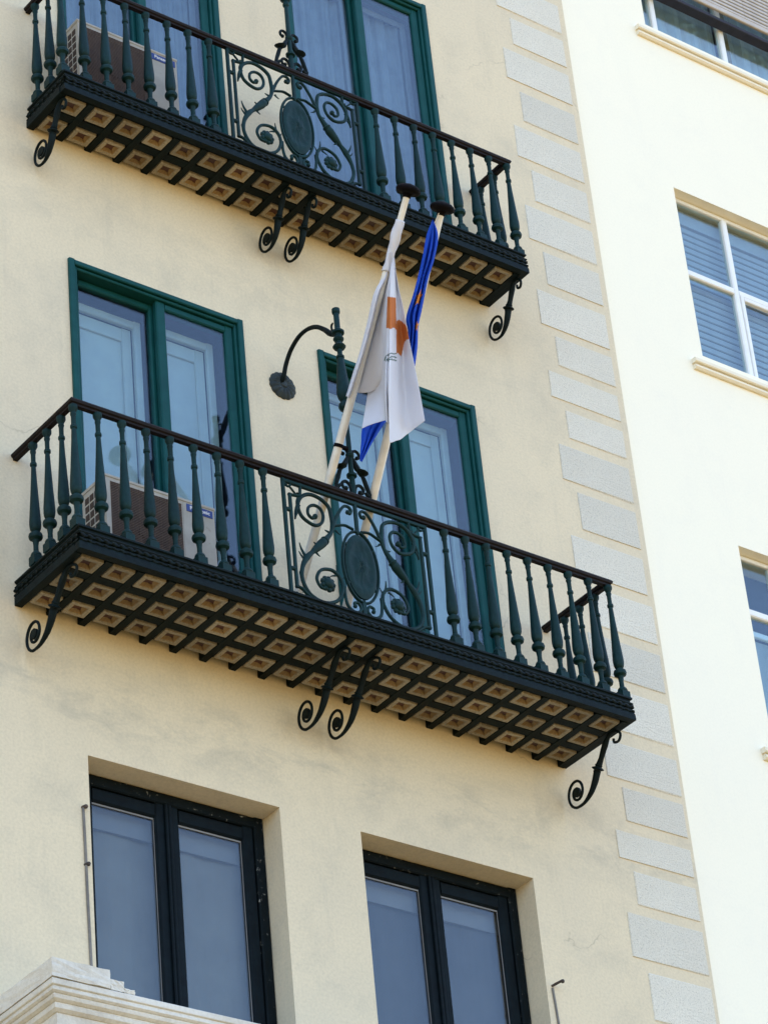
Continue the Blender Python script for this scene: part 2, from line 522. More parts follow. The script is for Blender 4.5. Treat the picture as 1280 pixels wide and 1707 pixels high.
def door(x0, x1, z0, z1, sheer=False):
    d = MB()
    # outer frame proud of the plaster, with an inner rebate
    ring(d, x0 - .004, x1 + .004, z0, z1 + .004, -0.022, 0.030, .045, .045, .040, .03)
    ring(d, x0 + .041, x1 - .041, z0 + .03, z1 - .036, -0.002, 0.15, .026, .020, .022, .02)
    fr = d.build('door', 'green', bld, loc=OFF)
    mid = x0 + 0.535 * (x1 - x0)
    # left sash slides behind the right one
    for (a, b, y, wl, wr, nm) in ((x0 + .067, mid - .01, .075, .055, .05, 'sash'), (mid - .04, x1 - .061, .02, .072, .062, 'sash')):
        s_ = MB()
        ring(s_, a, b, z0 + .05, z1 - .058, y, y + .045, wl, wr, .05, .14, 0.008)
        s_.build(nm, 'green', fr)
        pane('pane', a + wl - .004, b - wr + .004, y + .018, z0 + .186, z1 - .104, 'glass', fr)
        # white panelled inner shutter seen through the glass
        if sheer:
            c, prev, n = MB(), None, 44
            ca, cb = a + .01, b - .03
            for i in range(n + 1):
                x = ca + (cb - ca) * i / n
                yy = .20 + .016 * math.sin(i * .55 + a * 3) + .010 * math.sin(i * 1.31 + a)
                if prev:
                    c.quad((prev[0], prev[1], z0), (x, yy, z0), (x, yy, z1 - .11), (prev[0], prev[1], z1 - .11))
                prev = (x, yy)
            c.build('curtain', 'sheer', fr, smooth=60)
            c = MB()
            ring(c, a + .02, b - .02, z0 + .02, z1 - .10, .150, .165, .03, .05, .05, .1, .004)
            c.build('inner_frame', 'sheer', fr)
            continue
        c = MB()
        yy = 0.215 if y > .05 else 0.175
        aa, bb = (x0 + .10, mid - .035) if y > .05 else (mid + .035, x1 - .115)
        ring(c, aa, bb, z0 + .02, z1 - .12, yy, yy + .035, .05, .055, .06, .12, .006)
        c.box(aa + .05, bb - .055, yy + .05, yy + .058, z0 + .14, z1 - .18)
        ring(c, aa + .05, bb - .055, z0 + .14, z1 - .18, yy + .036, yy + .05, .05, .075, .11, .1, .010)
        c.build('inner_shutter', 'white', fr)
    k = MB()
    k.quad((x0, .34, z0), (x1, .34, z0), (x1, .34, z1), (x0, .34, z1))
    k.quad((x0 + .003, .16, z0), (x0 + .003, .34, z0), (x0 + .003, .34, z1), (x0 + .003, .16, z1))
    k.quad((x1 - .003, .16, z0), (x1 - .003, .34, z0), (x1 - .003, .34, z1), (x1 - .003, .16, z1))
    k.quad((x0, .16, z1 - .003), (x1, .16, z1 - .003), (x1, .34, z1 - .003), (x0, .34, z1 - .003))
    k.build('dark_recess', 'dark', fr)  # dark lining: the shade inside the reveal is put into its colour
    return fr
for h in DOORS:
    door(*h, sheer=h[2] > 0)

def low_window(x0, x1, z0, z1, cur):
    d = MB()
    y = 0.172
    ring(d, x0 + .002, x1 - .002, z0, z1 - .002, y, y + .07, .055, .07, .075, .08, .008)
    fr = d.build('window', 'chip', bld, loc=OFF)
    mid = (x0 + x1) / 2 - .02
    for (a, b) in ((x0 + .057, mid + .001), (mid + .003, x1 - .072)):
        s_ = MB()
        ring(s_, a, b, z0 + .08, z1 - .078, y + .012, y + .055, .085, .085, .095, .1, .012)
        s_.box(a if a > mid else b - .022, (a + .022) if a > mid else b, y - .008, y + .011, z0 + .08, z1 - .078, 0, .006)
        s_.build('casement', 'dkframe', fr)
        # pale putty bead round the glass
        e = MB()
        ring(e, a + .085, b - .085, z0 + .18, z1 - .173, y + .030, y + .036, .003, .004, .012, .003, .001)
        e.build('putty_bead', 'curtain2', fr)
        pane('pane', a + .084, b - .084, y + .038, z0 + .179, z1 - .172, 'glassdk', fr)
    # curtain with soft folds
    c = MB()
    n = 60
    prev = None
    for i in range(n + 1):
        x = x0 + .03 + (x1 - x0 - .06) * i / n
        yy = y + .13 + .007 * math.sin(i * .31 + cur) + .003 * math.sin(i * .9)
        if prev:
            c.quad((prev[0], prev[1], z0), (x, yy, z0), (x, yy, z1 - .22), (prev[0], prev[1], z1 - .22))
        prev = (x, yy)
    c.build('curtain', 'curtain' if cur < 1 else 'dimcurtain', fr, smooth=60)
    t = MB()
    t.box(x0 + .02, x1 - .02, y + .10, y + .118, z1 - .30, z1 - .12)
    t.build('curtain_pelmet', 'curtain2', fr)
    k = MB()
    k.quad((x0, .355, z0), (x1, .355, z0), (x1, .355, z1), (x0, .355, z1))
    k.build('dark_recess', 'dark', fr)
for i, h in enumerate(WINS):
    low_window(*h, cur=i * 1.3)

# ------------------------------------------------------------------ neighbouring building
NY = 0.035
nb = thing('white_building', (EDGE, 0, GROUND), 'bright white plastered building with white framed windows next door', 'building')
NOFF = (-EDGE, 0, -GROUND)
NW = [(5.735, 7.9, 4.74, 6.4), (5.735, 7.9, 1.365, 3.02), (5.765, 7.9, -2.02, -0.355)]
w = MB()
wall_with_holes(w, EDGE + .002, 16, GROUND, TOP + 1.5, NY, NW, 0.3)
shell(w, EDGE + .002, 16, GROUND, TOP + 1.5, NY, 9.0)
w.build('wall', 'wall2', nb, loc=NOFF)
slat_me = MB()
slat_me.box(-1.05, 1.05, -.008, .008, -.0255, .0255, 0, .008)
slat_me = slat_me.mesh('shutter_slat', 'slat', 40)
oslat = MB()
oslat.box(-1.12, 1.12, -.007, .007, -.0155, .0155, 0, .005)
oslat = oslat.mesh('blind_slat', 'wood', 40)
def nwin(x0, x1, z0, z1, kind):
    y = NY + .085
    d = MB()
    ring(d, x0 + .002, x1 - .002, z0 + .002, z1 - .002, y, y + .05, .03, .03, .035, .03, .006)
    # mullions and transom
    zt = z0 + 0.545 * (z1 - z0)
    ms = {0: (x0 + .205, x0 + .985), 1: (x0 + .60, x0 + 1.28), 2: (x0 + .40, x0 + 1.1)}[kind]
    for mx in ms:
        d.box(mx - .027, mx + .027, y - .004, y + .052, z0 + .034, z1 - .039, 0, .008)
    xs = [x0 + .032] + [v for mx in ms for v in (mx - .027, mx + .027)] + [x1 - .032]
    if kind != 0:
        if kind == 2:
            zt = z0 + 0.70 * (z1 - z0)
        for i in range(0, len(xs), 2):
            d.box(xs[i], xs[i + 1], y - .002, y + .05, zt - .03, zt + .03, 0, .008)
    if kind == 1:   # opening light with its own sash
        ring(d, xs[2] + .002, xs[3] - .002, z0 + .036, zt - .032, y - .012, y + .03, .035, .035, .04, .04, .006)
    fr = d.build('window', 'wframe', nb, loc=NOFF)
    for i in range(0, len(xs), 2):
        if kind == 0:
            pane('pane', xs[i] - .002, xs[i + 1] + .002, y + .022, z0 + .03, z1 - .03, 'glass', fr)
        else:
            pane('pane', xs[i] - .002, xs[i + 1] + .002, y + .022, z0 + .03, zt - .028, 'glass', fr)
            pane('pane', xs[i] - .002, xs[i + 1] + .002, y + .022, zt + .028, z1 - .03, 'glass', fr)
    # moulded sill standing out from the wall
    s_ = MB()
    s_.box(x0 - .13, x1 + .1, NY - .050, NY + .02, z0 - .125, z0 - .082, 0, .008)
    s_.box(x0 - .12, x1 + .09, NY - .034, NY + .02, z0 - .172, z0 - .126, 0, .014)
    s_.build('sill', 'sill', fr)
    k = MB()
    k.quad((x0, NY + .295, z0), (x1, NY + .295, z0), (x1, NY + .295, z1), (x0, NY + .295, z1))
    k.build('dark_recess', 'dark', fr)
    xc = (x0 + x1) / 2
    if kind == 1:
        z = z1 - .20
        while z > z0 + .02:
            o = link('shutter_slat', slat_me, fr, (xc, y + .12, z))
            o.rotation_euler.x = R(8)
            z -= .0645
        b = MB()
        b.box(x0 + .02, x1 - .02, y + .09, y + .15, z1 - .17, z1 - .02)
        b.build('shutter_box', 'slat', fr)
    elif kind == 0:
        n, prev = 90, None
        c = MB()
        for i in range(n + 1):
            x = x0 + .02 + (x1 - x0 - .04) * i / n
            yy = y + .12 + .022 * math.sin(i * .75) + .012 * math.sin(i * 1.9 + 1)
            if prev and not (.46 < i / n < .50):
                c.quad((prev[0], prev[1], z0), (x, yy, z0), (x, yy, z1 - .03), (prev[0], prev[1], z1 - .03))
            prev = (x, yy)
        c.build('curtain', 'white', fr, smooth=60)
        c = MB()
        c.box(x0 + 1.05, x0 + 1.15, y + .08, y + .1, z0, z1 - .05, 0, .004)
        c.build('curtain_edge', 'tilein', fr)
        # slatted blind let down outside
        z = z0 + .60
        b = MB()
        b.box(x0 + .03, x1 - .03, NY - .050, NY - .022, z - .075, z - .025, 0, .006)
        b.build('blind_rail', 'wood', fr)
        while z < z1 + .1:
            link('blind_slat', oslat, fr, (xc, NY - .036, z))
            z += .0425
        h_ = MB()
        h_.box(x0 + .02, x1 - .02, NY - .02, NY + .075, z0 + .44, z0 + .475, 0, .005)
        h_.build('blind_stop', 'dark', fr)
    else:
        c = MB()
        c.box(x0 + .03, x1 - .03, y + .11, y + .13, z0, zt - .16)
        c.build('inner_blind', 'slat', fr)
        c = MB()
        ring(c, x0 + .03, x1 - .03, z0, zt - .1, y + .07, y + .10, .05, .05, .05, .05)
        c.build('inner_frame', 'wframe', fr)
for i, h in enumerate(NW):
    nwin(*h, kind=i)

# ------------------------------------------------------------------ balconies
H = 0.865           # baluster height, slab to underside of rail
bal = MB()
bal.box(-.033, .033, -.033, .033, 0, .062, 0, .004)
bal.lathe([(.030, .060), (.034, .070), (.030, .082), (.0165, .098), (.0155, .135), (.019, .168), (.0215, .176), (.040, .188), (.044, .203),
           (.040, .218), (.022, .228), (.0205, .236), (.030, .246), (.0345, .262), (.0365, .285), (.036, .31), (.033, .36), (.0285, .43), (.0235, .52), (.0185, .61),
           (.0155, .68), (.0145, .700), (.0205, .706), (.0215, .715), (.0205, .724), (.0145, .730), (.0148, .790), (.018, .800), (.019, .808), (.016, .815),
           (.021, .830), (.028, .842), (.029, .852), (.029, H)], n=16)
bal_me = bal.mesh('baluster', 'iron', 35)

def scroll_panel(parent, cx, y, z):
    """wrought panel: bars, scrolls, rosettes and an oval medallion; u across, w up from the slab"""
    bn = (0, 1, 0)
    def P(pts): return [(u, 0, w_) for u, w_ in pts]
    fr = MB()
    for s in (-1, 1):
        fr.box(s * .553 - .011, s * .553 + .011, -.011, .011, 0, .862, 0, .003)
        fr.box(s * .506 - .010, s * .506 + .010, -.010, .010, .075, .765, 0, .003)
        for wz in (.207, .641):
            fr.lathe([(.014, -.018), (.014, .018)], (s * .5295, 0, wz), 8, axis=(1, 0, 0))
        pt = [(.516, .758), (.47, .762), (.432, .772), (.424, .80), (.420, .862)]
        fr.sweep(P([(s * a, b) for a, b in smooth_path(pt, 4)]), .010, bn, .012)
        pt = [(.516, .086), (.47, .078), (.44, .055), (.405, .03), (.38, .0)]
        fr.sweep(P([(s * a, b) for a, b in smooth_path(pt, 4)]), .010, bn, .012)
        pt = [(.542, .83), (.515, .815), (.497, .83), (.505, .85)]
        fr.sweep(P([(s * a, b) for a, b in smooth_path(pt, 4)]), .008, bn, .009)
        pt = [(.50, .815), (.475, .79), (.455, .768)]
        fr.sweep(P([(s * a, b) for a, b in smooth_path(pt, 4)]), .006, bn, .008)
        pt = [(.542, .02), (.515, .035), (.495, .02), (.505, .0)]
        fr.sweep(P([(s * a, b) for a, b in smooth_path(pt, 4)]), .008, bn, .009)
    fr.box(-.011, .011, -.011, .011, .63, .862, 0, .003)
    fr.box(-.56, .56, -.013, .013, -.002, .014, 0, .003)
    fr.box(-.015, .015, -.010, .010, .0, .12, 0, .003)
    fr.box(-.56, .56, -.012, .012, .838, .862, 0, .003)
    f = fr.build('scroll_panel', 'iron', parent, smooth=35, loc=(cx, y, z))
    for s in (-1, 1):
        def curve(pts, rad, name='scroll', k=6, ballend=0.0, wide=None):
            p, r_ = smooth_path([(s * a, b) for a, b in pts], k, rad if isinstance(rad, list) else [rad] * len(pts))
            m_ = MB()
            m_.sweep(P(p), r_, bn, wide if wide else [max(q, .011) for q in r_])
            if ballend:
                m_.ball((s * pts[-1][0], 0, pts[-1][1]), ballend, 8)
            return m_
        # long S stem that ends in the rosette
        st = [(.19, .64), (.205, .575), (.245, .515), (.285, .465), (.33, .415), (.37, .372), (.41, .325), (.452, .24), (.46, .145), (.41, .055), (.305, .026), (.205, .07),
              (.155, .16), (.165, .24), (.225, .285), (.31, .262), (.35, .19), (.325, .135), (.285, .13)]
        rd = [.016, .013, .019, .032, .026, .015, .021, .014, .013, .013, .013, .012, .012, .012, .012, .011, .011, .010, .009]
        m_ = curve(st, rd)
        for (a, b, c, d, r_) in ((.17, .60, .135, .575, .010), (.215, .565, .255, .575, .010), (.30, .43, .35, .455, .013), (.34, .39, .31, .36, .012), (.425, .33, .462, .415, .012), (.43, .30, .47, .35, .010),
                                 (.17, .24, .19, .335, .011), (.16, .2, .135, .27, .009), (.455, .15, .48, .20, .008), (.44, .09, .465, .05, .009), (.2, .255, .25, .23, .008)):
            p = smooth_path([(s * a, b), (s * ((a + c) / 2 + .006), (b + d) / 2), (s * c, d)], 3)
            m_.sweep(P(p), [r_ * (1 - .8 * i / (len(p) - 1)) for i in range(len(p))], bn, [r_ * .8 * (1 - .6 * i / (len(p) - 1)) for i in range(len(p))], 6)
        for (a, b, r_) in ((.262, .492, .030), (.318, .43, .026)):
            m_.lathe([(r_ * .7, -.012), (r_, -.005), (r_, .005), (r_ * .7, .012)], (s * a, 0, b), 10, axis=(s * .62, 0, -.78))
        m_.build('scroll', 'iron', f, smooth=50)
        # upper volute
        m_ = curve([(.19, .62), (.195, .69), (.212, .762), (.275, .803), (.352, .808), (.417, .768), (.448, .70), (.432, .63), (.385, .595), (.325, .585), (.275, .62), (.258, .68),
                    (.28, .727), (.326, .735), (.368, .705), (.375, .655), (.345, .632), (.322, .652)],
                   [.015, .014, .013, .013, .013, .013, .012, .012, .012, .012, .011, .011, .011, .011, .010, .010, .010, .010], ballend=.019)
        for (a, b, c, d, r_) in ((.445, .70, .475, .62, .017), (.44, .75, .458, .70, .014), (.46, .64, .478, .585, .013), (.41, .77, .45, .79, .011)):
            p = smooth_path([(s * a, b), (s * ((a + c) / 2 + .004), (b + d) / 2), (s * c, d)], 3)
            m_.sweep(P(p), [r_ * (1 - .7 * i / (len(p) - 1)) for i in range(len(p))], bn, [r_ * .7] * len(p), 6)
        m_.build('scroll', 'iron', f, smooth=50)
        # branch to the small curl under the rail, and the leaf towards the medallion
        m_ = curve([(.19, .62), (.155, .70), (.125, .755), (.09, .803), (.055, .812), (.034, .79), (.045, .762), (.062, .768)], [.014, .011, .010, .010, .010, .010, .010, .009], ballend=.016)
        p = smooth_path([(s * .19, .625), (s * .14, .645), (s * .09, .66), (s * .03, .648)], 4)
        m_.sweep(P(p), .009, bn, .011)
        m_.build('scroll', 'iron', f, smooth=50)
        # foot curl
        m_ = curve([(.138, .19), (.14, .125), (.122, .055), (.065, .026), (.024, .06), (.04, .1), (.072, .095), (.07, .072)], [.009, .010, .011, .011, .011, .010, .010, .009], ballend=.015)
        m_.build('scroll', 'iron', f, smooth=50)
        # rosette
        ro = MB()
        cx_, cz_ = s * .268, .172
        ro.ball((cx_, -.008, cz_), .036, 12, sc3=(1, .7, 1))
        for i in range(9):
            a = 2 * math.pi * i / 9
            ro.ball((cx_ + .04 * math.cos(a), 0, cz_ + .04 * math.sin(a)), .019, 8, sc3=(1, .8, 1))
        ro.build('rosette', 'iron', f, smooth=50)
    # oval ring and medallion
    ov = MB()
    ovp = [(.136 * math.cos(a), .377 + .262 * math.sin(a)) for a in [2 * math.pi * i / 44 for i in range(45)]]
    ov.sweep(P(ovp), .0095, bn, .013)
    for a in (35, 90, 145, 215, 270, 325):
        ov.ball((.131 * math.cos(R(a)), 0, .377 + .252 * math.sin(R(a))), .013, 8)
    ov.build('oval_ring', 'iron', f, smooth=50)
    me = MB()
    nr, na = 10, 40
    rnd = random.Random(3)
    for side in (-1, 1):
        k = len(me.v)
        me.v.append((0, side * .014, .377))
        for i in range(1, nr + 1):
            for j in range(na):
                a = 2 * math.pi * j / na
                q = i / nr
                rel = .004 * math.sin(9 * q) + rnd.uniform(-.0035, .0035) if i < nr - 1 else 0
                me.v.append((.121 * q * math.cos(a), side * (.013 + rel if i < nr else .007), .377 + .236 * q * math.sin(a)))
        for j in range(na):
            j2 = (j + 1) % na
            me.f.append((k, k + 1 + j, k + 1 + j2)); me.mi.append(0)
            for i in range(nr - 1):
                b = k + 1 + i * na
                me.f.append((b + j, b + na + j, b + na + j2, b + j2)); me.mi.append(0)
    k2 = 1 + nr * na
    for j in range(na):
        j2 = (j + 1) % na
        a = 1 + (nr - 1) * na
        me.f.append((a + j, a + j2, k2 + a + j2, k2 + a + j)); me.mi.append(0)
    me.build('medallion', 'iron', f, smooth=45)
    return f

def crest(parent, cx, y, z):
    """scrolled crest over the rail and the turned post that rises from it"""
    bn = (0, 1, 0)
    def P(pts): return [(u, 0, w_) for u, w_ in pts]
    po = MB()
    po.lathe([(.020, -.01), (.018, .12), (.017, .135), (.033, .14), (.034, .155), (.018, .162), (.016, .28), (.026, .29), (.028, .31), (.017, .32), (.015, .50), (.014, .600), (.022, .608), (.024, .622), (.018, .632), (.018, .65),
              (.036, .664), (.043, .684), (.038, .704), (.020, .716), (.020, .728), (.036, .745), (.045, .78), (.046, .81), (.041, .87), (.032, .96), (.023, 1.055),
              (.021, 1.068), (.027, 1.072), (.028, 1.084), (.022, 1.09), (.017, 1.10), (.017, 1.138), (.036, 1.148), (.044, 1.162), (.036, 1.176), (.019, 1.186), (.019, 1.204), (.031, 1.212), (.036, 1.224),
              (.031, 1.238), (.022, 1.246), (.024, 1.262), (.042, 1.270), (.043, 1.284), (.024, 1.30), (.0195, 1.31), (.0195, 1.43), (.026, 1.436), (.028, 1.448), (.027, 1.468)], n=14)
    post = po.build('post', 'iron', parent, smooth=40, loc=(cx, y, z))
    for s in (-1, 1):
        m_ = MB()
        def cv(pts, rad, be=0):
            p, r_ = smooth_path([(s * a, b) for a, b in pts], 5, rad if isinstance(rad, list) else [rad] * len(pts))
            m_.sweep(P(p), r_, bn, [max(q, .010) for q in r_], 7)
            if be:
                m_.ball((s * pts[-1][0], 0, pts[-1][1]), be, 8)
        cv([(.012, .02), (.025, .07), (.055, .088), (.082, .066), (.076, .036), (.055, .035)], [.011, .011, .011, .011, .010, .010], .016)
        cv([(.130, .0), (.128, .05), (.112, .10), (.098, .145), (.085, .175)], [.012, .013, .016, .015, .012])
        cv([(.012, .30), (.022, .335), (.045, .352), (.070, .338), (.072, .308), (.055, .300)], [.011, .011, .010, .010, .010, .009], .014)
        cv([(.018, .285), (.034, .25), (.052, .215), (.07, .19)], [.012, .017, .021, .012])
        cv([(.098, .05), (.118, .03), (.14, .045)], [.011, .013, .006])
        m_.lathe([(.012, -.02), (.024, -.008), (.038, .004), (.042, .012), (.026, .016)], (s * .084, 0, .19), 10, axis=(s * .25, -.25, 1))
        m_.build('crest_scroll', 'dkiron', post, smooth=50)
    return post

def arm(parent, cx, y, z):
    a = MB()
    pts = [(-.012, -.415), (-.05, -.375), (-.085, -.30), (-.15, -.225), (-.245, -.178), (-.345, -.180), (-.44, -.222), (-.525, -.30), (-.585, -.372), (y + .015, -.405)]
    pts = [(p, q + 1.69) for p, q in pts]
    p, r_ = smooth_path(pts, 6, [.017, .016, .0155, .015, .015, .015, .016, .018, .021, .022])
    sy = -y / .66
    a.sweep([(0, u * (sy if sy < .9 else 1), w_) for u, w_ in p], r_, (1, 0, 0))
    # leaf where it meets the post
    a.sweep([(0, u, w_) for u, w_ in smooth_path([(y + .03, 1.29), (y + .055, 1.33), (y + .06, 1.37), (y + .04, 1.385)], 4)], [.014, .013, .012, .011, .010, .009, .008, .008, .008, .008, .007, .006, .004], (1, 0, 0))
    ao = a.build('stay_arm', 'dkiron', parent, smooth=50, loc=(cx, 0, z))
    # scalloped wall rosette
    ro = MB()
    n, rings = 84, [(.001, .036), (.020, .034), (.028, .026), (.045, .029), (.065, .027), (.085, .020), (.101, .008), (.101, .0)]
    k = len(ro.v)
    for q, h in rings:
        for i in range(n):
            t = 2 * math.pi * i / n
            f = 1 + (.06 * abs(math.sin(7 * t)) if q > .09 else 0)
            dh = (.006 * abs(math.sin(7 * t)) if .04 < q < .09 else 0)
            ro.v.append((q * f * math.cos(t), -h - dh, q * f * math.sin(t)))
    for j in range(len(rings) - 1):
        for i in range(n):
            i2 = (i + 1) % n
            ro.f.append((k + j * n + i, k + j * n + i2, k + (j + 1) * n + i2, k + (j + 1) * n + i)); ro.mi.append(0)
    ro.build('wall_rosette', 'rosette', ao, smooth=35, loc=(0.018, 0, 1.69 - .42))
    return ao

def bracket(parent, x, yo, zs):
    """S-shaped scroll bracket from the wall to the slab edge; yo = reach of its top from the wall"""
    ks = yo / .628            # 1 for the deep balcony, less for the shallow one
    c = (-.125 if ks > .8 else -.098, zs - .248)
    pts, rad = [], []
    for i in range(28):       # volute against the wall
        t = i / 27
        ang = R(90) - t * R(540)
        r_ = .026 + .074 * t
        pts.append((c[0] + r_ * math.cos(ang) * .93, c[1] + r_ * math.sin(ang) * 1.08))
        rad.append(.0095)
    kk = ks if ks > .8 else .66
    def D(a, b_): return (c[0] - a * kk, c[1] + b_)
    leg = [D(.065, -.104), D(.135, -.065), D(.185, -.005), D(.222, .062), D(.265, .115), D(.318, .19), D(.370, zs - .010 - c[1]), D(.43, zs - .012 - c[1]), D(.472, zs - .05 - c[1]),
           D(.45, zs - .092 - c[1]), D(.405, zs - .082 - c[1]), D(.405, zs - .055 - c[1])]
    lr = [.012, .018, .023, .025, .018, .022, .013, .010, .009, .009, .009, .009]
    b = MB()
    allp, allr = smooth_path(pts[::-1][:-1][::-1] + leg, 3, rad[1:] + lr)
    b.sweep([(0, p, q) for p, q in allp], allr, (1, 0, 0), [max(.0095, r_) for r_ in allr], 8)
    b.lathe([(.034, -.008), (.034, .008)], (0, c[0], c[1]), 12, axis=(1, 0, 0))
    bo = b.build('bracket', 'dkiron', parent, smooth=50, loc=(x, 0, 0))
    k = MB()
    cp = Vector((0, leg[3][0], leg[3][1]))
    d = Vector((0, leg[4][0] - leg[2][0], leg[4][1] - leg[2][1])).normalized()
    k.lathe([(.022, -.028), (.026, -.018), (.021, -.010), (.038, -.004), (.042, .002), (.036, .008), (.021, .014), (.026, .024), (.017, .036)], cp, 12, axis=d)
    k.build('collar', 'dkiron', bo, smooth=35)
    return bo

def tile_mesh(w_, d_):
    t = MB()
    a, b = w_ / 2, d_ / 2
    a1, b1 = a * .62, b * .62
    a2, b2 = a * .37, b * .37
    def loop(x, y, z): return [(-x, -y, z), (x, -y, z), (x, y, z), (-x, y, z)]
    def loop8(x, y, z, k): return [(-x, -y, z), (0, -y * k, z), (x, -y, z), (x * k, 0, z), (x, y, z), (0, y * k, z), (-x, y, z), (-x * k, 0, z)]
    L = [loop8(a, b, .02, 1), loop8(a - .003, b - .003, 0, 1), loop8(a1, b1, 0.0, 1), loop8(a1 - .002, b1 - .002, .006, 1), loop8(a2 * 1.25, b2 * 1.25, .026, .70)]
    for i, mi in ((0, 0), (1, 0), (2, 0), (3, 1)):
        for j in range(8):
            j2 = (j + 1) % 8
            t.quad(L[i][j], L[i][j2], L[i + 1][j2], L[i + 1][j], mi)
    k = len(t.v)
    t.v += [(0, 0, .026)] + L[4]
    for j in range(8):
        t.f.append((k, k + 1 + j, k + 1 + (j + 1) % 8))
        t.mi.append(2)
    return t.mesh('ceiling_tile', ['tile', 'tilein', 'tilebrown'])

def balcony(xl, xr, yb, ztop, zrail, cx, n_side, side_n, tiles_x0, tiles_dx, tiles_n, tile_rows, brk, label):
    """xl, xr: corner balusters; yb: baluster line; ztop: slab top; zrail: rail top"""
    bo = thing('balcony', (cx, 0, ztop), label, 'balcony', 'green iron balconies')
    def L(*p): return (p[0] - cx, p[1], p[2] - ztop)
    off = (-cx, 0, -ztop)
    zs = ztop - .165        # tile plane
    # slab with moulded edge
    core = (xl - .012, xr + .006, yb - .040)
    prof = [(-.10, .0), (.012, 0), (.016, -.004), (.016, -.016), (.004, -.022), (.004, -.036), (.014, -.042), (.018, -.050), (.012, -.060), (.006, -.064), (.006, -.086), (.012, -.092),
            (.012, -.104), (.014, -.112), (.018, -.128), (.020, -.140), (.020, -.172), (-.03, -.172), (-.03, -.155)]
    s_ = MB()
    k = len(s_.v)
    for (o, dz) in prof:
        a, b, c = core[0] - o, core[1] + o, core[2] - o
        s_.v += [(a, 0.0, ztop + dz), (a, c, ztop + dz), (b, c, ztop + dz), (b, 0.0, ztop + dz)]
    for i in range(len(prof) - 1):
        for j in range(3):
            s_.f.append((k + i * 4 + j, k + i * 4 + j + 1, k + i * 4 + 5 + j, k + i * 4 + 4 + j)); s_.mi.append(0)
    s_.box(core[0] + .035, core[1] - .035, core[2] + .035, -.001, zs + .044, ztop - .004, 0)
    slab = s_.build('slab', 'dkiron', bo, loc=off)
    # twisted rope moulding along the slab edge
    for (o, dz, rr, nm) in ((.011, -.075, .0125, 'rope_moulding'), (.015, -.108, .008, 'rope_moulding')):
        r_ = MB()
        a, b, c = core[0] - o, core[1] + o, core[2] - o
        for (p0, p1) in (((a, 0), (a, c)), ((a, c), (b, c)), ((b, c), (b, 0))):
            ln = math.hypot(p1[0] - p0[0], p1[1] - p0[1])
            n = max(8, int(ln / .0085))
            kk = len(r_.v)
            d = Vector((p1[0] - p0[0], p1[1] - p0[1], 0)).normalized()
            e = Vector((d.y, -d.x, 0))
            for i in range(n + 1):
                t = ln * i / n
                for j in range(8):
                    an = 2 * math.pi * j / 8
                    rad = rr * (1 + .38 * math.cos(2 * an - t * 2 * math.pi / .055))
                    q = Vector((p0[0], p0[1], ztop + dz)) + d * t + e * rad * math.cos(an) + Vector((0, 0, rad * math.sin(an)))
                    r_.v.append(tuple(q))
            for i in range(n):
                for j in range(8):
                    j2 = (j + 1) % 8
                    r_.f.append((kk + i * 8 + j, kk + i * 8 + j2, kk + i * 8 + 8 + j2, kk + i * 8 + 8 + j)); r_.mi.append(0)
        r_.build(nm, 'dkiron', slab, smooth=60)
    # iron bars of the soffit and the dished tiles between them
    tw, td = .158, .134
    tm = tile_mesh(tw, td)
    for i in range(tiles_n + 1):
        b_ = MB()
        x = tiles_x0 + (i - .5) * tiles_dx
        b_.box(-.026, .026, core[2] + .034, -.002, -.014, .046, 0, .003)
        link('soffit_bar', b_.mesh('soffit_bar', 'dkiron'), slab, (x, 0, zs + .002))
    for j in range(len(tile_rows)):
        yy = tile_rows[j]
        if j < len(tile_rows) - 1:
            ym = (tile_rows[j] + tile_rows[j + 1]) / 2
            b_ = MB()
            b_.box(core[0] + .036, core[1] - .036, ym - .033, ym + .033, zs - .008, zs + .045, 0, .003)
            b_.build('soffit_cross_bar', 'dkiron', slab)
        for i in range(tiles_n):
            o = link('ceiling_tile', tm, bo, L(tiles_x0 + i * tiles_dx + random.uniform(-.002, .002), yy + random.uniform(-.002, .002), zs - .012))
            o.rotation_euler.z = R(random.uniform(-1.2, 1.2))
    # balusters: front left, front right, sides
    bz = ztop
    hs = (zrail - .045 - ztop) / H
    def put(x, y):
        o = link('baluster', bal_me, bo, L(x, y, bz), (1, 1, hs))
        o.rotation_euler.z = R(random.uniform(-3, 3))
    dx = n_side[1]
    for i in range(n_side[0]):
        put(xl + i * dx, yb)
        put(xr - i * dx, yb)
    for i in range(1, side_n + 1):
        for x in (xl, xr):
            put(x, yb + .160 * i - (.025 if side_n > 2 else .01))
    # handrail on three sides, with a flat bar under it
    r_ = MB()
    hw = .030
    rp = [(-hw, -.012), (-hw + .006, 0), (hw - .006, 0), (hw, -.012), (hw - .004, -.026), (.016, -.032), (.016, -.046), (-.016, -.046), (-.016, -.032), (-hw + .004, -.026)]
    k = len(r_.v)
    for (o, dz) in rp:
        r_.v += [(xl - o, 0.0, zrail + dz), (xl - o, yb - o, zrail + dz), (xr + o, yb - o, zrail + dz), (xr + o, 0.0, zrail + dz)]
    for i in range(len(rp)):
        i2 = (i + 1) % len(rp)
        for j in range(3):
            r_.f.append((k + i * 4 + j, k + i * 4 + j + 1, k + i2 * 4 + j + 1, k + i2 * 4 + j)); r_.mi.append(0)
    r_.build('handrail', 'rail', bo, loc=off)
    scroll_panel(bo, 0, yb, 0)
    crest(bo, 0, yb, zrail - ztop)
    arm(bo, 0, yb, zrail - ztop)
    for x in brk:
        b_ = bracket(bo, x - cx, -core[2] - .06, zs - .01 - ztop)
    return bo

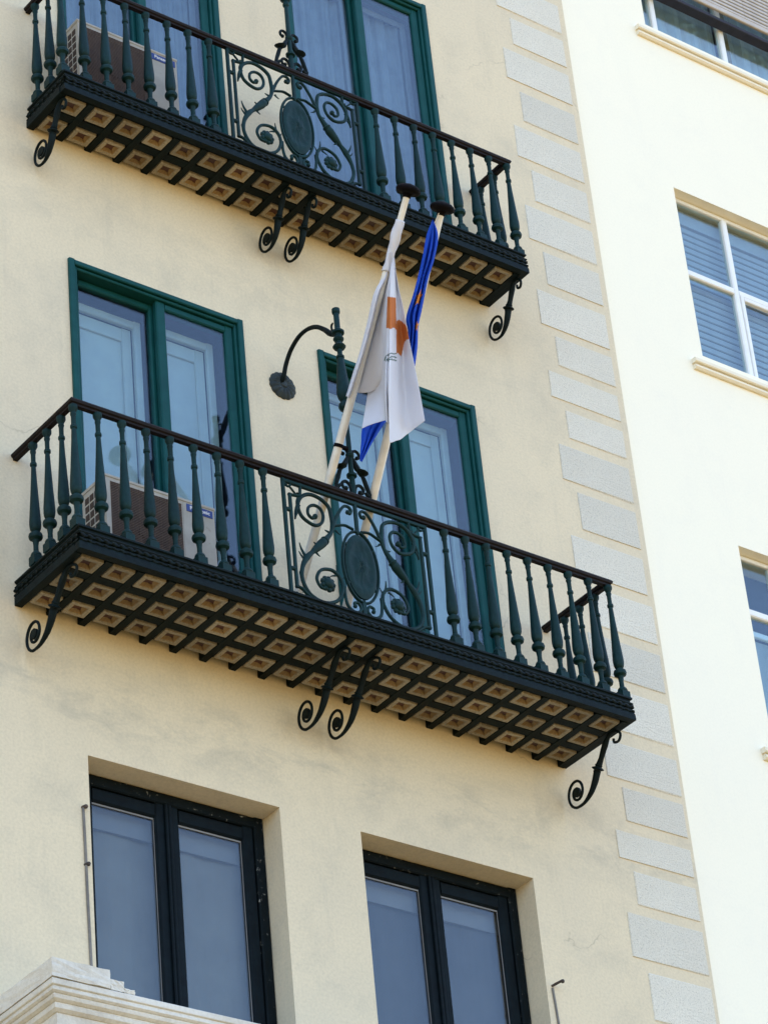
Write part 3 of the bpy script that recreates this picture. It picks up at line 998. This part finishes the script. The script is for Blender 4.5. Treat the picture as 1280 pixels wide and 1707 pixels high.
balcony(-.440, 3.713, -.660, -2.605, -1.686, 1.633, (9, .1715), 3, -.338, .2178, 19, (-.580, -.362, -.140), (-.42, 1.53, 1.76, 3.69),
        'lower green iron balcony with flagpoles and three rows of soffit tiles')
balcony(-.245, 3.562, -.405, 1.155, 2.048, 1.655, (8, .1705), 2, -.146, .2222, 17, (-.325, -.100), (-.235, 1.55, 1.76, 3.545),
        'upper green iron balcony cut by the top edge, two rows of soffit tiles')

# ------------------------------------------------------------------ air conditioners
def lettering(txt, h, parent, loc, mat):
    cu_ = bpy.data.curves.new('lettering', 'FONT')
    cu_.body = txt
    cu_.size = h
    cu_.extrude = .0008
    cu_.align_x = 'CENTER'
    cu_.align_y = 'CENTER'
    cu_.offset = .0006
    t = bpy.data.objects.new('lettering', cu_)
    COL.objects.link(t)
    bpy.context.view_layer.update()
    me = bpy.data.meshes.new_from_object(t.evaluated_get(bpy.context.evaluated_depsgraph_get()))
    bpy.data.objects.remove(t)
    me.materials.clear()
    me.materials.append(M[mat])
    o = link('lettering', me, parent, loc)
    o.rotation_euler = (R(90), 0, 0)
    return o

def air_con(x, y, z, label):
    """outdoor unit: x,z lower left corner of the front, y the front plane"""
    W_, D_, H_ = .79, .26, .64
    a = thing('air_conditioner', (x + W_ / 2, y + D_ / 2, z - .03), label, 'air conditioner', 'outdoor air conditioner units')
    o3 = (-W_ / 2, -D_ / 2, .03)
    gx0, gx1, gz0, gz1 = .035, .545, .04, H_ - .035
    c = MB()
    c.box(0, gx0, 0, D_, 0, H_, 0)
    c.box(gx1, W_, 0, D_, 0, H_, 0)
    c.box(gx0, gx1, 0, D_, 0, gz0)
    c.box(gx0, gx1, 0, D_, gz1, H_)
    c.box(gx0, gx1, .04, D_ - .002, gz0, gz1, 1)
    c.box(-.004, W_ + .004, -.005, D_ + .004, H_ - .012, H_ + .010, 0, .004)
    c.box(gx1 + .012, gx1 + .016, -.002, .001, .03, H_ - .02)
    cs = c.build('casing', ['acwhite', 'acdark'], a, loc=o3)
    f = MB()
    cx_, cz_ = (gx0 + gx1) / 2, (gz0 + gz1) / 2
    for i in range(5):
        b = 2 * math.pi * i / 5
        f.quad(*[(cx_ + rr * math.cos(b + o), .03 - yy, cz_ + rr * math.sin(b + o)) for rr, o, yy in ((.05, 0, 0), (.2, .1, .008), (.2, .85, .016), (.05, .6, .012))])
    f.lathe([(.05, -.0), (.05, .03)], (cx_, .038, cz_), 14, axis=(0, -1, 0))
    f.build('fan', 'acdark', a, loc=o3)
    gr = MB()
    z_ = gz0
    while z_ < gz1:
        gr.box(gx0, gx1, -.006, -.002, z_, z_ + .0045)
        z_ += .0118
    x_ = gx0
    while x_ < gx1 + .01:
        gr.box(x_ - .002, x_ + .002, -.0015, .0035, gz0, gz1)
        x_ += .051
    gr.build('grille', 'acwire', a, loc=o3)
    # grid of slots in the side wall
    sl = MB()
    for i in range(4):
        for j in range(9):
            y0_ = .03 + i * .052
            z0_ = .06 + j * .060
            sl.box(-.003, .002, y0_, y0_ + .040, z0_, z0_ + .044)
    sl.build('side_vent', 'acdark', a, loc=o3)
    b = MB()
    b.box(.585, .775, -.004, .0005, H_ - .075, H_ - .022, 0, .001)
    bd = b.build('badge', 'badge', a, loc=o3)
    lettering('Panasonic', .037, bd, (.680, -.0055, H_ - .0475), 'badgetext')
    for fx in (.1, .64):
        ft = MB()
        ft.box(fx, fx + .06, .0, D_, -.03, -.001)
        ft.build('foot', 'acdark', a, loc=o3)
    return a
air_con(-.055, -.395, -2.575, 'air conditioner with dark grille behind the lower balcony railing')
air_con(-.035, -.285, 1.185, 'air conditioner with dark grille behind the upper balcony railing')

# ------------------------------------------------------------------ flagpoles
def flagpole(A, B, label, strap):
    A, B = Vector(A), Vector(B)
    d = (B - A).normalized()
    ln = (B - A).length
    t = thing('flagpole', A, label, 'flagpole', 'cream flagpoles')
    p = MB()
    p.lathe([(.030, 0), (.0285, ln * .3), (.0265, ln * .6), (.022, ln * .85), (.0215, ln)], (0, 0, 0), 16, axis=d)
    p.build('pole', 'pole', t, smooth=40)
    c = MB()
    c.lathe([(.024, -.03), (.027, -.028), (.029, -.004), (.066, .0), (.080, .012), (.083, .024), (.077, .036), (.058, .050), (.03, .060), (.006, .063)], d * ln, 22, axis=d)
    c.build('cap', 'cap', t, smooth=50)
    if strap:
        s_ = MB()
        s_.lathe([(.0285, -.012), (.032, -.011), (.032, .011), (.0285, .012)], d * strap, 16, axis=d)
        q = d * strap
        s_.box(q.x + .026, q.x + .07, q.y - .012, q.y + .012, q.z - .012, q.z + .012, 0, .003)
        s_.build('strap', 'cap', t, smooth=30)
    return t
def on(P, Q, y):
    P, Q = Vector(P), Vector(Q)
    return P + (Q - P) * ((y - P.y) / (Q.y - P.y))
P1 = ((1.476, -.62, -1.612), (1.549, -1.6, .059))
P2 = ((1.809, -.63, -1.64), (1.82, -1.6, .023))
b1 = on(*P1, -.065)
flagpole(b1, P1[1], 'cream flagpole with black cap carrying the white flag', (on(*P1, -.74) - b1).length)
flagpole(on(*P2, -.085), P2[1], 'cream flagpole with black cap carrying the blue flag', None)

# ------------------------------------------------------------------ flags
WB = [[[1.528,-1.396,-0.348],[1.533,-1.396,-0.347],[1.537,-1.396,-0.34],[1.54,-1.396,-0.339],[1.538,-1.401,-0.338],[1.548,-1.396,-0.325],[1.551,-1.396,-0.324],[1.554,-1.396,-0.318]],[[1.517,-1.356,-0.519],[1.511,-1.366,-0.527],[1.488,-1.396,-0.557],[1.488,-1.406,-0.563],[1.478,-1.426,-0.581],[1.535,-1.396,-0.538],[1.568,-1.376,-0.512],[1.553,-1.406,-0.538]],[[1.531,-1.276,-0.662],[1.507,-1.316,-0.697],[1.455,-1.396,-0.77],[1.449,-1.416,-0.785],[1.436,-1.446,-0.81],[1.528,-1.386,-0.735],[1.583,-1.356,-0.695],[1.568,-1.416,-0.74]],[[1.576,-1.146,-0.76],[1.539,-1.236,-0.832],[1.425,-1.396,-0.979],[1.416,-1.426,-1.002],[1.405,-1.456,-1.026],[1.516,-1.376,-0.932],[1.589,-1.346,-0.885],[1.564,-1.436,-0.953]],[[1.616,-1.016,-0.861],[1.585,-1.146,-0.956],[1.393,-1.396,-1.187],[1.388,-1.426,-1.208],[1.371,-1.466,-1.24],[1.495,-1.376,-1.136],[1.585,-1.336,-1.078],[1.576,-1.446,-1.152]],[[1.635,-0.916,-1.0],[1.616,-1.076,-1.107],[1.363,-1.396,-1.401],[1.362,-1.426,-1.42],[1.337,-1.476,-1.461],[1.472,-1.376,-1.349],[1.586,-1.326,-1.276],[1.587,-1.456,-1.358]],[[1.581,-0.936,-1.17],[1.59,-1.096,-1.267],[1.352,-1.396,-1.539],[1.373,-1.406,-1.556],[1.313,-1.476,-1.65],[1.445,-1.386,-1.547],[1.58,-1.326,-1.462],[1.597,-1.456,-1.489]],[[1.478,-0.996,-1.433],[1.544,-1.146,-1.442],[1.349,-1.396,-1.677],[1.448,-1.346,-1.657],[1.29,-1.476,-1.892],[1.415,-1.396,-1.791],[1.575,-1.326,-1.638],[1.605,-1.456,-1.612]]]
WA = [[[1.51,-1.398,-0.295],[1.51,-1.41,-0.303],[1.541,-1.383,-0.273],[1.539,-1.395,-0.282],[1.531,-1.41,-0.295],[1.521,-1.428,-0.311]],[[1.514,-1.319,-0.424],[1.524,-1.339,-0.434],[1.572,-1.294,-0.384],[1.566,-1.314,-0.4],[1.549,-1.339,-0.424],[1.527,-1.369,-0.452]],[[1.475,-1.253,-0.547],[1.485,-1.285,-0.564],[1.569,-1.213,-0.484],[1.565,-1.245,-0.506],[1.544,-1.285,-0.541],[1.52,-1.333,-0.582]],[[1.476,-1.154,-0.712],[1.479,-1.194,-0.737],[1.575,-1.104,-0.642],[1.573,-1.144,-0.669],[1.562,-1.194,-0.706],[1.545,-1.254,-0.752]],[[1.471,-1.055,-0.889],[1.466,-1.095,-0.917],[1.564,-1.005,-0.823],[1.562,-1.045,-0.849],[1.577,-1.095,-0.876],[1.589,-1.155,-0.91]],[[1.46,-0.976,-1.021],[1.453,-1.016,-1.049],[1.553,-0.926,-0.956],[1.556,-0.966,-0.98],[1.598,-1.016,-0.997],[1.629,-1.076,-1.023]],[[1.447,-0.91,-1.142],[1.432,-0.95,-1.18],[1.535,-0.86,-1.074],[1.552,-0.9,-1.073],[1.613,-0.95,-1.073],[1.676,-1.01,-1.052]]]
BF = [[[1.709,-1.631,-0.108],[1.713,-1.626,-0.105],[1.714,-1.626,-0.106],[1.714,-1.626,-0.107],[1.715,-1.626,-0.109],[1.716,-1.626,-0.11],[1.716,-1.626,-0.111]],[[1.692,-1.575,-0.203],[1.702,-1.581,-0.204],[1.728,-1.57,-0.188],[1.736,-1.579,-0.193],[1.764,-1.565,-0.174],[1.765,-1.581,-0.186],[1.789,-1.572,-0.171]],[[1.698,-1.51,-0.321],[1.705,-1.52,-0.33],[1.747,-1.49,-0.296],[1.735,-1.521,-0.326],[1.783,-1.484,-0.286],[1.777,-1.508,-0.309],[1.804,-1.495,-0.293]],[[1.701,-1.437,-0.44],[1.707,-1.446,-0.445],[1.738,-1.427,-0.422],[1.739,-1.441,-0.433],[1.77,-1.422,-0.409],[1.764,-1.446,-0.429],[1.787,-1.436,-0.415]],[[1.695,-1.369,-0.56],[1.695,-1.389,-0.57],[1.741,-1.356,-0.527],[1.732,-1.386,-0.547],[1.773,-1.358,-0.51],[1.771,-1.38,-0.522],[1.795,-1.373,-0.505]],[[1.685,-1.293,-0.686],[1.694,-1.308,-0.684],[1.729,-1.293,-0.653],[1.722,-1.326,-0.67],[1.781,-1.284,-0.611],[1.774,-1.317,-0.628],[1.803,-1.309,-0.603]],[[1.738,-1.232,-0.75],[1.731,-1.258,-0.76],[1.759,-1.243,-0.732],[1.749,-1.273,-0.746],[1.794,-1.238,-0.698],[1.778,-1.274,-0.718],[1.8,-1.266,-0.696]],[[1.733,-1.153,-0.909],[1.735,-1.174,-0.914],[1.782,-1.144,-0.87],[1.773,-1.179,-0.887],[1.809,-1.161,-0.854],[1.808,-1.186,-0.863],[1.842,-1.172,-0.834]],[[1.66,-1.025,-1.136],[1.679,-1.042,-1.14],[1.729,-1.022,-1.11],[1.729,-1.061,-1.134],[1.794,-1.023,-1.087],[1.814,-1.038,-1.09],[1.857,-1.026,-1.066]],[[1.547,-0.94,-1.332],[1.568,-0.952,-1.329],[1.608,-0.942,-1.304],[1.629,-0.954,-1.301],[1.671,-0.942,-1.274],[1.684,-0.965,-1.28],[1.728,-0.949,-1.251]],[[1.535,-0.905,-1.476],[1.533,-0.927,-1.486],[1.569,-0.904,-1.456],[1.575,-0.917,-1.458],[1.618,-0.885,-1.42],[1.61,-0.915,-1.437],[1.634,-0.905,-1.419]],[[1.511,-0.907,-1.613],[1.498,-0.925,-1.63],[1.524,-0.896,-1.605],[1.489,-0.941,-1.646],[1.538,-0.884,-1.596],[1.506,-0.926,-1.634],[1.52,-0.911,-1.622]]]
PRINT = [[(438,60),(415,250),(385,450),(345,650),(300,850),(260,1060),(238,1200),(205,1395)],[(442,60),(418,250),(395,450),(382,650),(374,850),(370,1060),(375,1200),(385,1332)],[(446,55),(420,250),(410,450),(402,650),(392,850),(384,1060),(388,1200),(400,1345)],[(448,55),(428,250),(420,450),(418,650),(412,850),(408,1060),(420,1220),(462,1392)],[(450,50),(435,250),(432,450),(432,650),(428,850),(425,1060),(422,1250),(425,1500)],[(455,45),(465,250),(472,450),(474,650),(475,850),(475,1060),(478,1250),(482,1490)],[(458,45),(480,250),(500,450),(520,650),(530,850),(545,1060),(560,1250),(575,1432)],[(460,40),(490,250),(535,450),(570,650),(612,850),(655,1060),(680,1200),(703,1332)]]
def grid_surface(ctrl, ku, kv):
    """smooth surface through a control grid of points (any dimension)"""
    rows = [smooth_path([tuple(p) for p in r_], ku) for r_ in ctrl]
    cols = list(zip(*rows))
    sm = [smooth_path(list(c), kv) for c in cols]
    return list(zip(*sm))
def inside(p, poly):
    x, y = p
    r_ = False
    for i in range(len(poly)):
        (x1, y1), (x2, y2) = poly[i], poly[i - 1]
        if (y1 > y) != (y2 > y) and x < (x2 - x1) * (y - y1) / (y2 - y1) + x1:
            r_ = not r_
    return r_
def flag_mesh(pieces, colour, name):
    me = bpy.data.meshes.new(name)
    V, F, C = [], [], []
    for g_ in pieces:
        k = len(V)
        nr, nc = len(g_), len(g_[0])
        for r_ in g_:
            for p in r_:
                V.append(p[:3])
                C.append(colour(p))
        for i in range(nr - 1):
            for j in range(nc - 1):
                F.append((k + i * nc + j, k + i * nc + j + 1, k + (i + 1) * nc + j + 1, k + (i + 1) * nc + j))
    me.from_pydata(V, [], F)
    at = me.color_attributes.new('print', 'FLOAT_COLOR', 'POINT')
    for i, c in enumerate(C):
        at.data[i].color = (*c, 1)
    me.polygons.foreach_set('use_smooth', [True] * len(me.polygons))
    me.materials.append(M['cloth'])
    return me
WHITE, ORANGE, OLIVE = (.74, .73, .76), (.56, .175, .045), (.04, .11, .09)
MAP = [[(409, 350), (430, 352), (452, 360), (472, 360), (476, 608), (455, 600), (430, 607), (400, 600)], [(476, 538), (505, 542), (530, 553), (552, 575), (568, 620), (582, 668), (583, 690), (562, 692), (545, 702), (536, 730), (528, 770), (520, 805), (512, 828), (498, 812), (486, 798), (476, 806)]]
LEAF = [((386, 858), (398, 822)), ((398, 822), (432, 800)), ((432, 800), (474, 806)), ((405, 850), (440, 826)), ((440, 826), (474, 832)), ((398, 862), (440, 846)), ((440, 846), (474, 858))]
def seg(p, a, b):
    ax, ay = b[0] - a[0], b[1] - a[1]
    t = max(0, min(1, ((p[0] - a[0]) * ax + (p[1] - a[1]) * ay) / (ax * ax + ay * ay)))
    return math.hypot(p[0] - a[0] - ax * t, p[1] - a[1] - ay * t)
def white_print(p):
    if len(p) < 5:
        return WHITE
    q = p[3:5]
    if any(inside(q, m_) for m_ in MAP):
        return ORANGE
    if 370 < q[0] < 480 and 790 < q[1] < 870 and min(seg(q, *s_) for s_ in LEAF) < 4.2:
        return OLIVE
    return WHITE
ripple = random.Random(5)
wb = [[tuple(WB[r_][c]) + tuple(map(float, PRINT[c][r_])) for c in range(len(PRINT))] for r_ in range(8)]
gB = grid_surface(wb, 22, 26)
gA = grid_surface(WA, 14, 16)
def crease(g_, amp):
    out = []
    for i, r_ in enumerate(g_):
        row = []
        for j, p in enumerate(r_):
            f = min(1, i / 25)
            d = amp * f * (math.sin(j * .21 + i * .045) + .7 * math.sin(j * .083 - i * .12 + 1) + .5 * math.sin(j * .37 + i * .15))
            row.append((p[0] + d * .64, p[1] + d * .77) + tuple(p[2:]))
        out.append(row)
    return out
gB, gA = crease(gB, .0035), crease(gA, .003)
def wrap(P, Q, y0, y1, r_):
    out = []
    A, B = on(P, Q, y0), on(P, Q, y1)
    d = (B - A).normalized()
    e1 = d.orthogonal().normalized()
    e2 = d.cross(e1)
    for i in range(31):
        c = A + (B - A) * i / 30
        row = []
        for j in range(29):
            a = 2 * math.pi * j / 24
            rr = r_ * (1 + .10 * math.sin(3 * a + i * .55) + .12 * j / 29) * (1 + .15 * math.sin(i * .21))
            row.append(tuple(c + (e1 * math.cos(a) + e2 * math.sin(a)) * rr))
        out.append(row)
    return out
ws = wrap(*P1, -1.505, -1.33, .0275)
fm = flag_mesh([gB, gA, ws], white_print, 'flag')
fl = link('flag', fm)
tag(fl, 'white flag with orange map shape hanging from a slanted pole', 'flag')
mod = fl.modifiers.new('thickness', 'SOLIDIFY'); mod.thickness = .0016

BLUE, GOLD = (.012, .075, .56), (.74, .27, .04)
STARS = [(4.15, 3.3, .9), (8.2, 4.6, .7), (5.9, 5.0, .6)]
def star(dx, dy):
    a = math.atan2(dy, dx)
    r_ = math.hypot(dx, dy)
    t = (a + math.pi / 2) % (2 * math.pi / 5) - math.pi / 5
    return r_ < .5 / (math.cos(abs(abs(t) - math.pi / 5) * 1.0 + R(36)) / math.cos(R(36)) * 1.0 + .0) * .5
def blue_print(p):
    for (sr, scol, sz) in STARS:
        dy, dx = (p[3] - sr) / (sz * .55), (p[4] - scol) / (sz * 1.9)
        r_ = math.hypot(dx, dy)
        a = (math.atan2(dx, -dy)) % (2 * math.pi / 5)
        a = min(a, 2 * math.pi / 5 - a)
        if r_ * (math.cos(a) + math.sin(a) * 2.6) < 1.0:
            return GOLD
    return BLUE
bf = [[tuple(BF[r_][c]) + (float(r_), float(c)) for c in range(7)] for r_ in range(len(BF))]
gF = grid_surface(bf, 14, 22)
fm = flag_mesh([gF], blue_print, 'flag')
fl = link('flag', fm)
tag(fl, 'blue flag with gold stars twisted along the right flagpole', 'flag')
mod = fl.modifiers.new('thickness', 'SOLIDIFY'); mod.thickness = .0016
# halyard beside the right pole
hy = MB()
q0, q1 = Vector(P2[1]), on(*P2, -1.5)
hy.sweep([q0 + Vector((-.03, -.005, -.03)), q0 * .5 + q1 * .5 + Vector((-.036, -.008, 0)), q1 + Vector((-.03, -.01, .02))], .003, (0, 1, 0), n=6)
hy = hy.build('halyard', 'pole')
tag(hy, 'thin cord tying the blue flag to its pole cap', 'cord')

# ------------------------------------------------------------------ stone cornice, lower left
sx0, sx1, sy, sz = -.80, 2.6, -.80, -5.60
ct = thing('stone_cornice', (0, sy, GROUND), 'weathered white stone cornice projecting below the left dark window', 'cornice')
co = (0, -sy, -GROUND)
c = MB()
prof = [(-.3, 0), (-.004, 0), (.0, -.004), (.0, -.034), (-.004, -.038), (-.010, -.040), (-.010, -.046), (-.004, -.052), (-.004, -.066), (-.014, -.076), (-.020, -.078), (-.020, -.084), (-.014, -.088), (-.018, -.104), (-.032, -.116), (-.038, -.118), (-.038, -.126), (-.034, -.130), (-.036, -.150), (-.052, -.166), (-.058, -.168), (-.058, -.25), (-.066, -.254), (-.085, -.275), (-.085, -1.6)]
k = len(c.v)
for (o, dz) in prof:
    a, b, d = sx0 - o, sx1 + o, sy - o
    c.v += [(a, 0.0, sz + dz), (a, d, sz + dz), (b, d, sz + dz), (b, 0.0, sz + dz)]
for i in range(len(prof) - 1):
    for j in range(3):
        c.f.append((k + i * 4 + j, k + i * 4 + j + 1, k + i * 4 + 5 + j, k + i * 4 + 4 + j)); c.mi.append(0)
c.quad((sx0 + .3, sy + .3, sz), (sx1 - .3, sy + .3, sz), (sx1 - .3, 0, sz), (sx0 + .3, 0, sz))
c.build('moulding', 'stone', ct, loc=co)
rnd = random.Random(11)
for (x0, x1, z0, z1, y0) in ((sx0 - .002, -.44, sz + .004, sz + .112, sy - .004), (-.436, -.352, sz + .004, sz + .065, sy + .004), (-.349, -.285, sz + .004, sz + .03, sy + .006)):
    bm = bmesh.new()
    bmesh.ops.create_cube(bm, size=1)
    bmesh.ops.subdivide_edges(bm, edges=bm.edges, cuts=4, use_grid_fill=True)
    for v in bm.verts:
        v.co.x = x0 + (v.co.x + .5) * (x1 - x0) + rnd.uniform(-.002, .002)
        v.co.y = y0 + (v.co.y + .5) * (0.55) + rnd.uniform(-.003, .003)
        v.co.z = z0 + (v.co.z + .5) * (z1 - z0) + rnd.uniform(-.002, .002)
    me = bpy.data.meshes.new('coping_stone')
    bm.to_mesh(me); bm.free()
    me.materials.append(M['stone'])
    link('coping_stone', me, ct, co)
p = MB()
p.box(-.70, -.30, sy + .081, sy + .10, sz - .95, sz - .33, 0)
p.build('ochre_panel', 'stoneyel', ct, loc=co)
p = MB()
ring(p, -.76, -.24, sz - 1.0, sz - .28, sy + .072, sy + .09, .06, .06, .05, .06, .006)
p.build('panel_frame', 'stone', ct, loc=co)

# ------------------------------------------------------------------ small ironwork by the lower windows
def pin(x, z, ln, label, name='iron_pin'):
    b = MB()
    b.lathe([(.007, 0), (.009, ln * .5), (.008, ln)], (x, .01, z), 8, axis=(.25, -1, .1))
    b.ball((x + .01 + ln * .24, .01 - ln * .97, z + ln * .1), .014, 8)
    o = b.build(name, 'rust', smooth=40)
    tag(o, label, 'iron pin')
pin(-.055, -4.025, .028, 'upper rusty pin in the wall left of the left dark window')
pin(-.052, -4.395, .028, 'lower rusty pin in the wall left of the left dark window')
pin(3.375, -4.425, .085, 'rusty pin sticking out right of the right dark window')
b = MB()
b.sweep([(x, -.006, z) for x, z in smooth_path([(-.05, -4.03), (-.046, -4.25), (-.043, -4.6), (-.037, -5.0), (-.034, -5.45)], 5)], .0085, (0, 1, 0), n=8)
tag(b.build('conduit', 'pipe', smooth=50), 'grey conduit running down beside the left dark window', 'pipe')
b = MB()
b.sweep([(x, -.006, z) for x, z in smooth_path([(3.375, -4.44), (3.385, -4.6), (3.392, -4.8), (3.396, -5.4)], 5)], .008, (0, 1, 0), n=8)
tag(b.build('conduit', 'pipe', smooth=50), 'grey conduit running down right of the right dark window', 'pipe')
